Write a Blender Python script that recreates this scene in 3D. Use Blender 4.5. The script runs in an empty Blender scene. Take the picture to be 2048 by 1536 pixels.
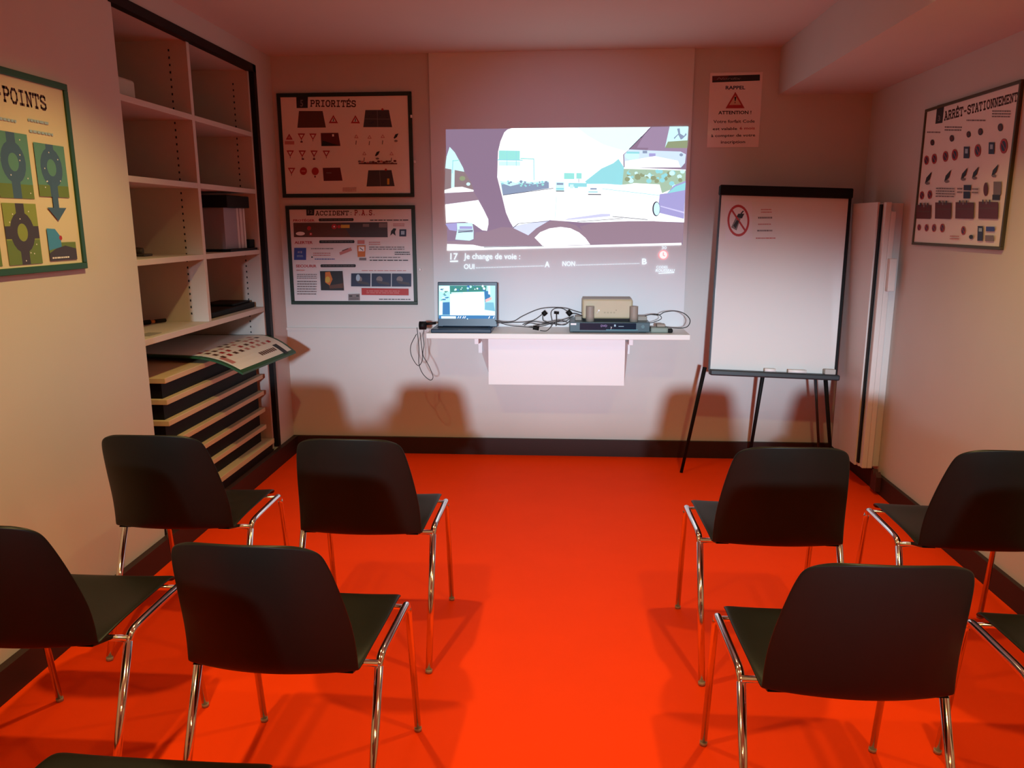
import bpy, bmesh, math, random
import numpy as np
from mathutils import Vector, Matrix
random.seed(7)
PI = math.pi
scene = bpy.context.scene
col = scene.collection

# ------------------------------------------------------------------ camera
F = 1540.0; CAM_H = 1.43
yc = np.array([104.0, -321.0, F]); yc /= np.linalg.norm(yc)
yv = (-yc[2]*F - yc[0]*26.0)/yc[1]
zc = -np.array([26.0, yv, F]); zc /= np.linalg.norm(zc)
xc = np.cross(yc, zc)
R = np.stack([xc, yc, zc], axis=1)
cam_data = bpy.data.cameras.new('camera')
cam_data.sensor_width = 36.0
cam_data.lens = F/2048*36.0
cam_data.clip_start = 0.02
cam = bpy.data.objects.new('camera', cam_data)
col.objects.link(cam)
m = Matrix.Identity(4)
for i in range(3):
    m[i][0] = R[0][i]; m[i][1] = -R[1][i]; m[i][2] = -R[2][i]
m[2][3] = CAM_H
cam.matrix_world = m
scene.camera = cam

# ------------------------------------------------------------------ world, exposure, lights
w = bpy.data.worlds.new('world'); scene.world = w; w.use_nodes = True
w.node_tree.nodes['Background'].inputs[0].default_value = (1, 0.85, 0.7, 1)
w.node_tree.nodes['Background'].inputs[1].default_value = 0.02
scene.view_settings.view_transform = 'Standard'
scene.view_settings.look = 'None'
scene.view_settings.exposure = 0.12
scene.view_settings.gamma = 1.0
scene.view_settings.use_curve_mapping = False

def spot(name, loc, target, energy, color, angle, blend=1.0, radius=0.04):
    d = bpy.data.lights.new(name, 'SPOT'); d.energy = energy; d.color = color
    d.spot_size = math.radians(angle); d.spot_blend = blend; d.shadow_soft_size = radius
    o = bpy.data.objects.new(name, d); col.objects.link(o)
    o.location = loc
    o.rotation_euler = (Vector(target)-Vector(loc)).to_track_quat('-Z', 'Y').to_euler()
    return o
WARM = (1.0, 0.77, 0.29)
for i, (x, y, e) in enumerate([(-0.95, 2.50, 58), (0.95, 2.50, 52), (-0.95, 1.05, 66), (0.95, 1.05, 62), (-0.6, -0.9, 50), (0.6, -0.9, 50), (0.0, -4.5, 40)]):
    spot('ceiling_spot_light', (x, y, 2.36), (x, y, 0), e, WARM, 125, 0.8, 0.035)
spot('ceiling_spot_light', (-0.064, 3.50, 2.35), (-0.064, 3.50, 0), 5, WARM, 150, 0.9, 0.035)
# low cool daylight arriving from the shop front far behind the chairs
lo = spot('shopfront_daylight', (0.05, -7.4, 2.15), (0.12, 4.68, 0.68), 4600, (0.66, 0.84, 1.0), 26, 1.0, 0.22)
lo.scale = (1.0, 0.30, 1.0)
# light of the ceiling projector on the screen wall
spot('projector_light', (0.0, 1.9, 2.2), (0.0, 4.68, 1.45), 40, (0.60, 0.66, 1.0), 44, 1.0, 0.05)

# ------------------------------------------------------------------ materials
MATS = {}
def mat(name, rgb, rough=0.6, metal=0.0, spec=0.5, noise=0.0, nscale=8.0, bump=0.0, emit=0.0, coat=0.0):
    if name in MATS: return MATS[name]
    mt = bpy.data.materials.new(name); mt.use_nodes = True
    nt = mt.node_tree; b = nt.nodes['Principled BSDF']
    b.inputs['Base Color'].default_value = (*rgb, 1)
    b.inputs['Roughness'].default_value = rough
    b.inputs['Metallic'].default_value = metal
    b.inputs['Specular IOR Level'].default_value = spec
    if coat: b.inputs['Coat Weight'].default_value = coat; b.inputs['Coat Roughness'].default_value = 0.05
    if emit:
        b.inputs['Emission Color'].default_value = (*rgb, 1); b.inputs['Emission Strength'].default_value = emit
        b.inputs['Base Color'].default_value = (rgb[0]*.2, rgb[1]*.2, rgb[2]*.2, 1)
    if noise or bump:
        tc = nt.nodes.new('ShaderNodeTexCoord'); nz = nt.nodes.new('ShaderNodeTexNoise')
        nz.inputs['Scale'].default_value = nscale; nz.inputs['Detail'].default_value = 6
        nt.links.new(tc.outputs['Object'], nz.inputs['Vector'])
        if noise:
            mx = nt.nodes.new('ShaderNodeMix'); mx.data_type = 'RGBA'
            mx.inputs[6].default_value = (*[c*(1-noise) for c in rgb], 1)
            mx.inputs[7].default_value = (*[min(1, c*(1+noise)) for c in rgb], 1)
            nt.links.new(nz.outputs['Fac'], mx.inputs[0]); nt.links.new(mx.outputs[2], b.inputs['Base Color'])
        if bump:
            bp = nt.nodes.new('ShaderNodeBump'); bp.inputs['Strength'].default_value = bump; bp.inputs['Distance'].default_value = 0.002
            nz2 = nt.nodes.new('ShaderNodeTexNoise'); nz2.inputs['Scale'].default_value = nscale*12
            nt.links.new(tc.outputs['Object'], nz2.inputs['Vector'])
            nt.links.new(nz2.outputs['Fac'], bp.inputs['Height']); nt.links.new(bp.outputs['Normal'], b.inputs['Normal'])
    MATS[name] = mt
    return mt

M_WALL = mat('painted wall', (0.60, 0.56, 0.53), 0.75, noise=0.05, nscale=2.5, bump=0.15)
M_CEIL = mat('painted ceiling', (0.62, 0.56, 0.52), 0.8, noise=0.04, nscale=2)
M_PANEL = mat('white screen paint', (0.74, 0.72, 0.72), 0.7, noise=0.02, nscale=3)
M_FLOOR = mat('red vinyl floor', (0.92, 0.052, 0.0010), 0.6, spec=0.06, noise=0.05, nscale=5)
M_BASE = mat('dark brown skirting', (0.035, 0.014, 0.012), 0.5, spec=0.3)
M_TRIM = mat('black frame paint', (0.008, 0.006, 0.006), 0.5, spec=0.2)
M_SHELF = mat('white laminate', (0.62, 0.54, 0.48), 0.5, noise=0.04, nscale=4)
M_BOARD = mat('pale board edge', (0.66, 0.50, 0.30), 0.55, noise=0.1, nscale=6)
M_BLACK = mat('matt black', (0.006, 0.005, 0.005), 0.6, spec=0.2)
M_CHAIR = mat('black chair plastic', (0.009, 0.0072, 0.005), 0.42, spec=0.2, noise=0.1, nscale=30)
M_CHROME = mat('chrome tube', (0.80, 0.78, 0.76), 0.12, metal=1.0)
M_RUBBER = mat('clear plastic foot', (0.35, 0.25, 0.2), 0.5)
M_GREEN = mat('green poster frame', (0.012, 0.075, 0.022), 0.45)
M_DKGREEN = mat('dark green poster frame', (0.006, 0.022, 0.012), 0.45)
M_OLIVE = mat('olive poster frame', (0.06, 0.045, 0.012), 0.5)
M_WB = mat('whiteboard enamel', (0.72, 0.70, 0.68), 0.16, coat=0.3)
M_GREYMET = mat('dark grey metal', (0.05, 0.05, 0.055), 0.4, metal=0.6)
M_CAB = mat('white enamelled cabinet', (0.68, 0.64, 0.62), 0.42, noise=0.04, nscale=5)
M_DESK = mat('white desk laminate', (0.82, 0.80, 0.76), 0.45)
M_BEIGE = mat('beige plastic', (0.52, 0.43, 0.27), 0.5, noise=0.04, nscale=20)
M_TAUPE = mat('taupe plastic', (0.32, 0.27, 0.22), 0.55)
M_LAPTOP = mat('blue black laptop plastic', (0.007, 0.028, 0.06), 0.35)
M_PLAYER = mat('blue grey player fascia', (0.02, 0.055, 0.07), 0.35)
M_CABLE = mat('black cable', (0.01, 0.008, 0.008), 0.5)

# ------------------------------------------------------------------ mesh builder
class MB:
    def __init__(s): s.bm = bmesh.new(); s.mats = []
    def mi(s, m):
        if m not in s.mats: s.mats.append(m)
        return s.mats.index(m)
    def box(s, x0, x1, y0, y1, z0, z1, m, bevel=0.0):
        r = bmesh.ops.create_cube(s.bm, size=1.0)
        vs = r['verts']
        for v in vs:
            v.co = Vector(((x0+x1)/2+v.co.x*(x1-x0), (y0+y1)/2+v.co.y*(y1-y0), (z0+z1)/2+v.co.z*(z1-z0)))
        fs = {f for v in vs for f in v.link_faces}; k = s.mi(m)
        for f in fs: f.material_index = k
        if bevel:
            es = list({e for v in vs for e in v.link_edges})
            g = bmesh.ops.bevel(s.bm, geom=es, offset=bevel, segments=3, affect='EDGES', profile=0.5)
            for f in g['faces']: f.material_index = k; f.smooth = True
        return s
    def prism(s, pts, a, b, m, axis='z'):
        k = s.mi(m)
        def mk(p, t):
            if axis == 'z': return (p[0], p[1], t)
            if axis == 'y': return (p[0], t, p[1])
            return (t, p[0], p[1])
        A = [s.bm.verts.new(mk(p, a)) for p in pts]; B = [s.bm.verts.new(mk(p, b)) for p in pts]
        n = len(pts); fs = [s.bm.faces.new(A), s.bm.faces.new(B[::-1])]
        for i in range(n): fs.append(s.bm.faces.new((A[i], B[i], B[(i+1) % n], A[(i+1) % n])))
        for f in fs: f.material_index = k
        bmesh.ops.recalc_face_normals(s.bm, faces=fs)
        return s
    def hexa(s, A, B, m):
        k = s.mi(m)
        a = [s.bm.verts.new(p) for p in A]; b = [s.bm.verts.new(p) for p in B]
        n = len(A); fs = [s.bm.faces.new(a), s.bm.faces.new(b[::-1])]
        for i in range(n): fs.append(s.bm.faces.new((a[i], b[i], b[(i+1) % n], a[(i+1) % n])))
        for f in fs: f.material_index = k
        bmesh.ops.recalc_face_normals(s.bm, faces=fs)
        return s
    def tube(s, pts, r, m, seg=10, smooth=0, r1=None):
        pts = [Vector(p) for p in pts]
        if smooth: pts = catmull(pts, smooth)
        k = s.mi(m); n = len(pts); rings = []
        up = Vector((0.123, 0.31, 0.94)).normalized(); last = None
        for i, p in enumerate(pts):
            t = (pts[min(i+1, n-1)]-pts[max(i-1, 0)]).normalized()
            if last is None:
                a = t.cross(up)
                if a.length < 1e-3: a = t.cross(Vector((1, 0, 0)))
            else: a = last - t*last.dot(t)
            a.normalize(); last = a; b = t.cross(a)
            rr = r if r1 is None else r+(r1-r)*i/(n-1)
            rings.append([s.bm.verts.new(p+(a*math.cos(2*PI*j/seg)+b*math.sin(2*PI*j/seg))*rr) for j in range(seg)])
        for i in range(n-1):
            for j in range(seg):
                f = s.bm.faces.new((rings[i][j], rings[i][(j+1) % seg], rings[i+1][(j+1) % seg], rings[i+1][j]))
                f.smooth = True; f.material_index = k
        for rg in (rings[0][::-1], rings[-1]):
            f = s.bm.faces.new(rg); f.material_index = k
        return s
    def build(s, name, parent=None, loc=None):
        me = bpy.data.meshes.new(name); bmesh.ops.recalc_face_normals(s.bm, faces=s.bm.faces[:]) if False else None
        s.bm.to_mesh(me); s.bm.free()
        for m in s.mats: me.materials.append(m)
        o = bpy.data.objects.new(name, me); col.objects.link(o)
        if parent is not None: o.parent = parent
        if loc is not None: o.location = loc
        return o

def catmull(P, k):
    out = []
    n = len(P)
    for i in range(n-1):
        p0 = P[max(i-1, 0)]; p1 = P[i]; p2 = P[i+1]; p3 = P[min(i+2, n-1)]
        for j in range(k):
            t = j/k
            out.append(0.5*((2*p1)+(p2-p0)*t+(2*p0-5*p1+4*p2-p3)*t*t+(3*p1-p0-3*p2+p3)*t**3))
    out.append(P[-1]); return out

def tag(o, label=None, cat=None, group=None, kind=None):
    if label: o['label'] = label
    if cat: o['category'] = cat
    if group: o['group'] = group
    if kind: o['kind'] = kind
    return o
def empty(name, loc, rz=0):
    o = bpy.data.objects.new(name, None); col.objects.link(o); o.location = loc; o.rotation_euler = (0, 0, rz)
    o.empty_display_size = 0.1
    return o
def struct(o): o['kind'] = 'structure'; return o

def text_polys(txt, bold=0.0, shear=0.0):
    cu = bpy.data.curves.new('lettering', 'FONT'); cu.body = txt; cu.size = 1.0; cu.offset = bold; cu.shear = shear
    cu.resolution_u = 2; cu.fill_mode = 'FRONT'
    o = bpy.data.objects.new('lettering', cu); col.objects.link(o)
    dg = bpy.context.evaluated_depsgraph_get(); dg.update()
    me = bpy.data.meshes.new_from_object(o.evaluated_get(dg))
    vs = [tuple(v.co) for v in me.vertices]; fs = [tuple(p.vertices) for p in me.polygons]
    bpy.data.objects.remove(o); bpy.data.curves.remove(cu); bpy.data.meshes.remove(me)
    return vs, fs
TC = {}
def _st(x): return [(x, 0, x, 1), (x-.14, 0, x+.14, 0), (x-.14, 1, x+.14, 1)]
SLAB = {
 'P': _st(.22)+[(.2, 1, .7, 1), (.7, 1, .88, .85), (.88, .85, .88, .62), (.88, .62, .7, .48), (.7, .48, .22, .48)],
 'R': _st(.22)+[(.2, 1, .7, 1), (.7, 1, .85, .85), (.85, .85, .85, .65), (.85, .65, .7, .5), (.7, .5, .22, .5), (.55, .5, .85, 0), (.75, 0, .98, 0)],
 'I': [(.5, 0, .5, 1), (.2, 0, .8, 0), (.2, 1, .8, 1)],
 'O': [(.3, 0, .7, 0), (.7, 0, .92, .28), (.92, .28, .92, .72), (.92, .72, .7, 1), (.7, 1, .3, 1), (.3, 1, .08, .72), (.08, .72, .08, .28), (.08, .28, .3, 0)],
 'T': [(.5, 0, .5, 1), (.3, 0, .7, 0), (.06, 1, .94, 1), (.06, 1, .06, .75), (.94, 1, .94, .75)],
 'E': _st(.2)+[(.1, 0, .9, 0), (.1, 1, .88, 1), (.2, .5, .65, .5), (.9, 0, .9, .22), (.88, 1, .88, .78), (.65, .38, .65, .62)],
 'S': [(.1, .05, .1, .25), (.1, .12, .35, 0), (.35, 0, .7, 0), (.7, 0, .9, .15), (.9, .15, .88, .38), (.88, .38, .15, .62), (.15, .62, .12, .85), (.12, .85, .3, 1), (.3, 1, .7, 1), (.7, 1, .85, .9), (.85, .95, .85, .75)],
 'A': [(.5, 1, .14, 0), (.5, 1, .86, 0), (.25, .33, .75, .33), (.0, 0, .3, 0), (.7, 0, 1, 0), (.3, 1, .55, 1)],
 'C': [(.9, .2, .7, 0), (.7, 0, .32, 0), (.32, 0, .08, .28), (.08, .28, .08, .72), (.08, .72, .32, 1), (.32, 1, .7, 1), (.7, 1, .88, .85), (.88, 1, .88, .7)],
 'D': _st(.2)+[(.1, 0, .62, 0), (.62, 0, .9, .28), (.9, .28, .9, .72), (.9, .72, .62, 1), (.62, 1, .1, 1)],
 'N': [(.2, 0, .2, 1), (.8, 0, .8, 1), (.2, 1, .8, 0), (.05, 0, .36, 0), (.02, 1, .22, 1), (.64, 1, .98, 1)],
 'M': [(.15, 0, .15, 1), (.85, 0, .85, 1), (.15, 1, .5, .4), (.85, 1, .5, .4), (.0, 0, .32, 0), (.68, 0, 1, 0), (0, 1, .17, 1), (.83, 1, 1, 1)],
 '-': [(.2, .45, .8, .45)], '.': [(.42, .04, .52, .04)], ':': [(.45, .08, .52, .08), (.45, .62, .52, .62)], ' ': [],
}
SLAB['É'] = SLAB['E']+[(.45, 1.18, .65, 1.32)]; SLAB['Ê'] = SLAB['E']+[(.35, 1.18, .5, 1.32), (.5, 1.32, .65, 1.18)]
class Print:
    """flat print on a rectangular sheet; art given in the sheet's own 0..W, 0..H metres (origin lower left)"""
    def __init__(s, W, H, corners=None):
        s.mb = MB(); s.W = W; s.H = H; s.k = 0; s.fn = None
        if corners:                      # corners of the sheet in sketch units: TL TR BR BL
            src = corners; dst = [(0, H), (W, H), (W, 0), (0, 0)]
            A = []; b = []
            for (x, y), (u, v) in zip(src, dst):
                A.append([x, y, 1, 0, 0, 0, -u*x, -u*y]); b.append(u)
                A.append([0, 0, 0, x, y, 1, -v*x, -v*y]); b.append(v)
            h = np.linalg.solve(np.array(A, float), np.array(b, float))
            s.fn = lambda x, y: ((h[0]*x+h[1]*y+h[2])/(h[6]*x+h[7]*y+1), (h[3]*x+h[4]*y+h[5])/(h[6]*x+h[7]*y+1))
    def c(s, p): return s.fn(*p) if s.fn else p
    def poly(s, pts, m, raw=False, lay=None):
        s.k += 1
        z = 0.000025*(s.k if lay is None else lay)
        k = s.mb.mi(m)
        vs = [s.mb.bm.verts.new((*(p if raw else s.c(p)), z)) for p in pts]
        f = s.mb.bm.faces.new(vs); f.material_index = k; f.normal_update()
        if f.normal.z < 0: f.normal_flip()
        return s
    def rect(s, x0, y0, x1, y1, m): return s.poly([(x0, y0), (x1, y0), (x1, y1), (x0, y1)], m)
    def disc(s, x, y, r, m, ry=None, n=20):
        ry = ry or r
        return s.poly([(x+r*math.cos(2*PI*i/n), y+ry*math.sin(2*PI*i/n)) for i in range(n)], m)
    def line(s, x0, y0, x1, y1, t, m):
        d = Vector((x1-x0, y1-y0)); n = Vector((-d.y, d.x)).normalized()*t/2
        return s.poly([(x0+n.x, y0+n.y), (x1+n.x, y1+n.y), (x1-n.x, y1-n.y), (x0-n.x, y0-n.y)], m)
    def text(s, txt, x0, y0, x1, y1, m, bold=0.0, shear=0.0):
        """fit text in the sketch box x0..x1, y0 (top) .. y1 (baseline)"""
        key = (txt, bold, shear)
        if key not in TC: TC[key] = text_polys(txt, bold, shear)
        vs, fs = TC[key]
        if not vs: return s
        s.k += 1; z = 0.000025*s.k; k = s.mb.mi(m)
        ax = min(v[0] for v in vs); bx = max(v[0] for v in vs); by = max(v[1] for v in vs)
        ay = min(0.0, 0.0)
        vv = []
        for v in vs:
            px = x0+(v[0]-ax)/(bx-ax)*(x1-x0); py = y1+(v[1]-ay)/(by-ay)*(y0-y1)
            vv.append(s.mb.bm.verts.new((*s.c((px, py)), z)))
        for f in fs:
            try:
                g = s.mb.bm.faces.new([vv[i] for i in f]); g.material_index = k; g.normal_update()
                if g.normal.z < 0: g.normal_flip()
            except ValueError: pass
        return s
    def slab(s, txt, x0, y0, x1, y1, m, dy=0.0, th=.22):
        """typewriter slab-serif capitals; dy = drop of the baseline over the run"""
        n = len(txt); cw = (x1-x0)/n
        s.k += 1; z = 0.000025*s.k; kk = s.mb.mi(m)
        for i, ch in enumerate(txt):
            for (ax, ay, bx, by) in SLAB.get(ch, ()):
                d = Vector((bx-ax, by-ay)); L = d.length
                if L < 1e-6: continue
                d /= L; nn = Vector((-d.y, d.x))*th/2; e = d*th*.3
                q = []
                for px, py in ((ax-e.x+nn.x, ay-e.y+nn.y), (bx+e.x+nn.x, by+e.y+nn.y), (bx+e.x-nn.x, by+e.y-nn.y), (ax-e.x-nn.x, ay-e.y-nn.y)):
                    X = x0+(i+.06+px*.88)*cw; f_ = (X-x0)/(x1-x0)
                    q.append((*s.c((X, y1+(y0-y1)*py+dy*f_)), z))
                f = s.mb.bm.faces.new([s.mb.bm.verts.new(v) for v in q]); f.material_index = kk; f.normal_update()
                if f.normal.z < 0: f.normal_flip()
        return s
    def lines(s, x0, y0, x1, y1, n, m, t=None):
        """tiny illegible print: broken strokes"""
        for i in range(n):
            y = y0+(y1-y0)*(i+.5)/n; x = x0; hh = t or abs(y1-y0)/n*0.42
            while x < x1-4:
                wd = random.uniform(.05, .16)*(x1-x0)
                s.rect(x, y-hh/2, min(x+wd, x1), y+hh/2, m); x += wd+(x1-x0)*.02
        return s
    def build(s, name, parent): return s.mb.build(name, parent)

def orient(o, origin, ux, uy):
    ux = Vector(ux).normalized(); uy = Vector(uy).normalized(); uz = ux.cross(uy)
    M = Matrix.Identity(4)
    for i in range(3): M[i][0] = ux[i]; M[i][1] = uy[i]; M[i][2] = uz[i]; M[i][3] = origin[i]
    o.matrix_world = M; return o

# ------------------------------------------------------------------ the room
XL, XR, YB, YF, ZC = -1.72, 1.72, 4.68, -8.0, 2.39
NY0, NY1, NZ1, NX = 3.04, 4.40, 2.29, -2.33
struct(MB().box(XL-.7, XR+.2, YF-.1, YB+.2, -0.1, 0, M_FLOOR).build('floor'))
struct(MB().box(XL-.7, XR+.2, YF-.1, YB+.2, ZC, ZC+.1, M_CEIL).build('ceiling'))
struct(MB().box(XL-.7, XR+.2, YB, YB+.1, 0, ZC, M_WALL).build('wall_back'))
struct(MB().box(XL-.7, XR+.2, YF-.1, YF, 0, ZC, M_WALL).build('wall_front'))
struct(MB().box(XR, XR+.1, YF, YB, 0, ZC, M_WALL).build('wall_right'))
wl = MB(); wl.box(XL-.62, XL, YF, NY0, 0, ZC, M_WALL); wl.box(XL-.62, XL, NY1, YB, 0, ZC, M_WALL)
wl.box(XL-.62, XL, NY0, NY1, NZ1, ZC, M_WALL); wl.box(XL-.68, XL-.62, YF, YB, 0, ZC, M_WALL)
struct(wl.build('wall_left'))
struct(MB().box(1.20, XR, YF, YB, 2.137, ZC, M_WALL).build('trim_1'))
struct(MB().box(XL, -0.80, YB-.012, YB, 0.785, 0.80, M_WALL).build('trim_2'))
t = MB()
t.box(XL-.03, XL+.006, NY0-.02, NY1+.03, NZ1-.035, NZ1+.004, M_TRIM); t.box(XL-.03, XL+.006, NY1-.004, NY1+.034, 0.11, NZ1+.004, M_TRIM)
struct(t.build('trim_3'))
struct(MB().box(XL, XL+.03, YF, YB-.02, 0, 0.105, M_BASE).build('baseboard_left'))
struct(MB().box(XR-.02, XR, YF, YB-.02, 0, 0.10, M_BASE).build('baseboard_right'))
struct(MB().box(XL, XR, YB-.022, YB, 0, 0.105, M_BASE).build('baseboard_back'))

# ------------------------------------------------------------------ emissive / print palettes
def em(name, rgb, s=1.0): return mat('projected '+name, rgb, 0.9, emit=s)
def ink(name, rgb): return mat('ink '+name, rgb, 0.5)
I_W = ink('paper', (0.84, 0.76, 0.70)); I_K = ink('black', (0.012, 0.010, 0.012)); I_R = ink('red', (0.42, 0.02, 0.02))
I_DR = ink('dark red', (0.11, 0.01, 0.01)); I_B = ink('blue', (0.03, 0.06, 0.30)); I_DB = ink('dark blue', (0.012, 0.02, 0.06))
I_G = ink('grey', (0.20, 0.16, 0.16)); I_O = ink('orange', (0.60, 0.16, 0.02)); I_Y = ink('yellow', (0.60, 0.40, 0.05))
I_ASH = ink('asphalt', (0.05, 0.04, 0.05)); I_WH = ink('white', (0.85, 0.82, 0.80)); I_BR = ink('brown', (0.10, 0.035, 0.02))
I_LR = ink('light red', (0.55, 0.20, 0.18)); I_TEAL = ink('teal', (0.10, 0.28, 0.22)); I_BG = ink('field green', (0.14, 0.22, 0.03))
I_RD = ink('road blue', (0.05, 0.12, 0.22)); I_PBL = ink('pale blue', (0.35, 0.50, 0.60)); I_SK = ink('sky blue', (0.05, 0.28, 0.55))
I_CREAM = ink('cream', (0.70, 0.62, 0.42)); I_YG = ink('yellow green', (0.25, 0.32, 0.04))

# ------------------------------------------------------------------ projection panel
ps = MB().box(-0.785, 0.722, YB-.016, YB, 0.80, ZC, M_PANEL).build('projection_screen')
tag(ps, 'tall white projection panel on the back wall showing a motorway seen from a car', 'screen')
W = em('white', (0.93, 0.97, 1.0), 1.25); CY = em('pale cyan', (0.62, 0.95, 1.0), 1.0); HL = em('hill cyan', (0.33, 0.78, 0.85), .9)
MV = em('mauve', (0.30, 0.21, 0.27), 1.0); MV2 = em('violet', (0.34, 0.25, 0.38), 1.0); LV = em('lavender', (0.42, 0.40, 0.75), .9)
GR = em('bush green', (0.42, 0.60, 0.45), .9); BL = em('tree blue', (0.28, 0.36, 0.52), .9); SG = em('sign cyan', (0.35, 0.85, 0.80), .9)
DK = em('outline', (0.06, 0.05, 0.09), .8); TX = em('text white', (0.80, 0.88, 0.95), 1.0); PK = em('pink red', (0.85, 0.35, 0.38), 1.0)
OG = em('olive green', (0.35, 0.42, 0.25), .8)
PWD, PHT = 1.40, 0.84
P = Print(PWD, PHT, [(106, 134), (1958, 72), (1925, 1440), (145, 1440)])  # projector's light put into glowing patches laid on the panel
P.poly([(110, 134), (1958, 72), (1925, 1160), (135, 1190)], em('black level', (0.26, 0.18, 0.27), 1.0))
P.poly([(500, 560), (503, 330), (520, 235), (548, 152), (572, 126), (602, 114), (1665, 82), (1580, 190), (1500, 290), (1455, 340), (1460, 455), (1942, 470), (1935, 958), (1700, 950), (1150, 965), (900, 945), (690, 985), (625, 1010), (600, 960), (570, 880), (540, 740)], W)
P.poly([(1100, 100), (1660, 83), (1560, 215), (1480, 310), (1300, 250), (1180, 170)], em('sky cyan', (0.72, 0.98, 1.0), 1.1))
P.poly([(1165, 590), (1290, 470), (1380, 420), (1420, 380), (1462, 455), (1465, 620), (1330, 610), (1180, 612)], HL)
P.poly([(1450, 640), (1462, 470), (1942, 480), (1940, 600), (1760, 690), (1740, 610), (1540, 600)], GR)
for i in range(60):
    x = random.uniform(1480, 1920); y = random.uniform(485, 585+(x > 1760)*40)
    P.disc(x, y, random.uniform(10, 26), random.choice([OG, HL, GR, CY]), n=7)
P.poly([(1270, 640), (1540, 605), (1740, 615), (1745, 690), (1560, 668), (1300, 655)], W)
P.line(1300, 655, 1745, 712, 5, HL); P.line(1290, 662, 1735, 735, 4, CY)
for i in range(4):
    P.rect(1408, 515+i*27, 1438, 527+i*27, HL)
P.rect(510, 318, 668, 402, SG); P.rect(510, 415, 672, 455, CY); P.line(500, 403, 690, 403, 9, HL)
P.line(672, 387, 776, 391, 9, SG); P.line(774, 388, 778, 585, 6, HL); P.line(570, 318, 572, 455, 4, HL); P.line(640, 318, 642, 455, 4, HL)
P.rect(1005, 515, 1083, 570, SG); P.rect(1098, 514, 1139, 566, SG); P.line(1118, 566, 1118, 600, 4, BL)
P.poly([(520, 590), (560, 600), (600, 590), (640, 610), (680, 585), (740, 600), (800, 595), (890, 588), (892, 652), (545, 722)], CY)
P.poly([(530, 612), (600, 640), (700, 610), (780, 620), (890, 600), (892, 655), (545, 722)], BL)
for i in range(26):
    x = random.uniform(535, 880); P.disc(x, random.uniform(590, 640), random.uniform(5, 13), random.choice([HL, BL, SG]), n=6)
P.line(545, 722, 925, 655, 5, DK)
P.rect(1040, 605, 1180, 640, HL)
P.rect(943, 598, 1008, 682, CY); P.rect(950, 606, 1000, 624, BL); P.rect(946, 652, 1005, 668, HL); P.rect(946, 676, 1008, 684, DK)
P.rect(1050, 618, 1078, 655, CY); P.rect(1085, 622, 1112, 652, HL)
P.poly([(1192, 668), (1205, 645), (1255, 645), (1265, 668), (1265, 708), (1190, 708)], W); P.rect(1206, 650, 1256, 664, BL); P.rect(1192, 680, 1264, 690, HL); P.rect(1190, 704, 1290, 712, DK)
P.line(950, 720, 940, 940, 5, CY)
# right-hand car
P.poly([(1742, 700), (1800, 690), (1850, 620), (1942, 575), (1932, 935), (1742, 880), (1730, 830)], LV)
P.poly([(1800, 692), (1860, 628), (1942, 590), (1938, 660)], HL)
P.disc(1716, 835, 30, DK, ry=68); P.disc(1720, 835, 24, CY, ry=60)
P.poly([(1748, 805), (1934, 860), (1934, 875), (1748, 815)], em('lilac', (.62, .6, .9), 1))
P.poly([(1742, 872), (1932, 925), (1930, 950), (1742, 890)], W)
# interior mirror and head lining
P.poly([(1665, 82), (1812, 76), (1778, 275), (1560, 275), (1600, 190), (1640, 110)], MV2)
P.poly([(1812, 76), (1958, 72), (1950, 275), (1778, 270)], CY)
P.poly([(1800, 215), (1955, 200), (1950, 275), (1778, 272)], OG)
P.poly([(1870, 95), (1890, 90), (1895, 140), (1925, 160), (1940, 130), (1945, 150), (1915, 185), (1900, 195), (1880, 150), (1850, 190), (1845, 180), (1880, 140)], BL)
P.poly([(1650, 275), (1950, 272), (1945, 330), (1640, 300)], MV2)
P.poly([(1462, 340), (1500, 292), (1700, 300), (1900, 305), (1942, 330), (1935, 410), (1905, 452), (1468, 460)], em('mirror', (.62, .78, .95), 1))
P.disc(1525, 350, 55, CY, ry=38); P.rect(1480, 312, 1580, 330, HL); P.rect(1655, 325, 1705, 355, LV); P.rect(1605, 302, 1640, 326, BL)
P.poly([(1470, 400), (1700, 350), (1880, 390), (1900, 450), (1468, 460)], W); P.disc(1905, 335, 14, BL)
P.line(1598, 170, 1500, 290, 5, DK); P.line(1668, 84, 1590, 185, 4, DK)
# left quarter window, door and wing mirror
P.poly([(142, 292), (180, 340), (212, 408), (245, 480), (255, 520), (112, 490), (120, 380)], CY)
P.poly([(112, 485), (256, 515), (300, 600), (325, 672), (110, 690)], em('bank', (0.30, 0.22, 0.24), .9))
P.rect(158, 420, 182, 670, CY); P.line(165, 418, 215, 410, 7, SG); P.line(168, 410, 165, 530, 5, HL)
P.disc(240, 575, 22, OG); P.disc(285, 625, 15, CY); P.poly([(110, 680), (180, 655), (240, 650), (325, 678), (325, 692), (110, 708)], W)
P.poly([(112, 712), (325, 692), (350, 740), (365, 765), (115, 806)], MV)
P.poly([(116, 810), (362, 768), (405, 860), (438, 940), (440, 985), (430, 1045), (395, 1040), (330, 985), (260, 965), (125, 975)], W)
P.poly([(120, 985), (205, 975), (205, 1050), (150, 1040)], LV)
P.poly([(205, 978), (320, 975), (330, 1050), (330, 1120), (300, 1135), (195, 1125), (208, 1040)], CY)
P.rect(225, 1005, 320, 1030, LV); P.rect(215, 1035, 325, 1060, em('mirror grey', (.35, .42, .55), 1)); P.line(215, 1062, 325, 1045, 6, DK)
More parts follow.
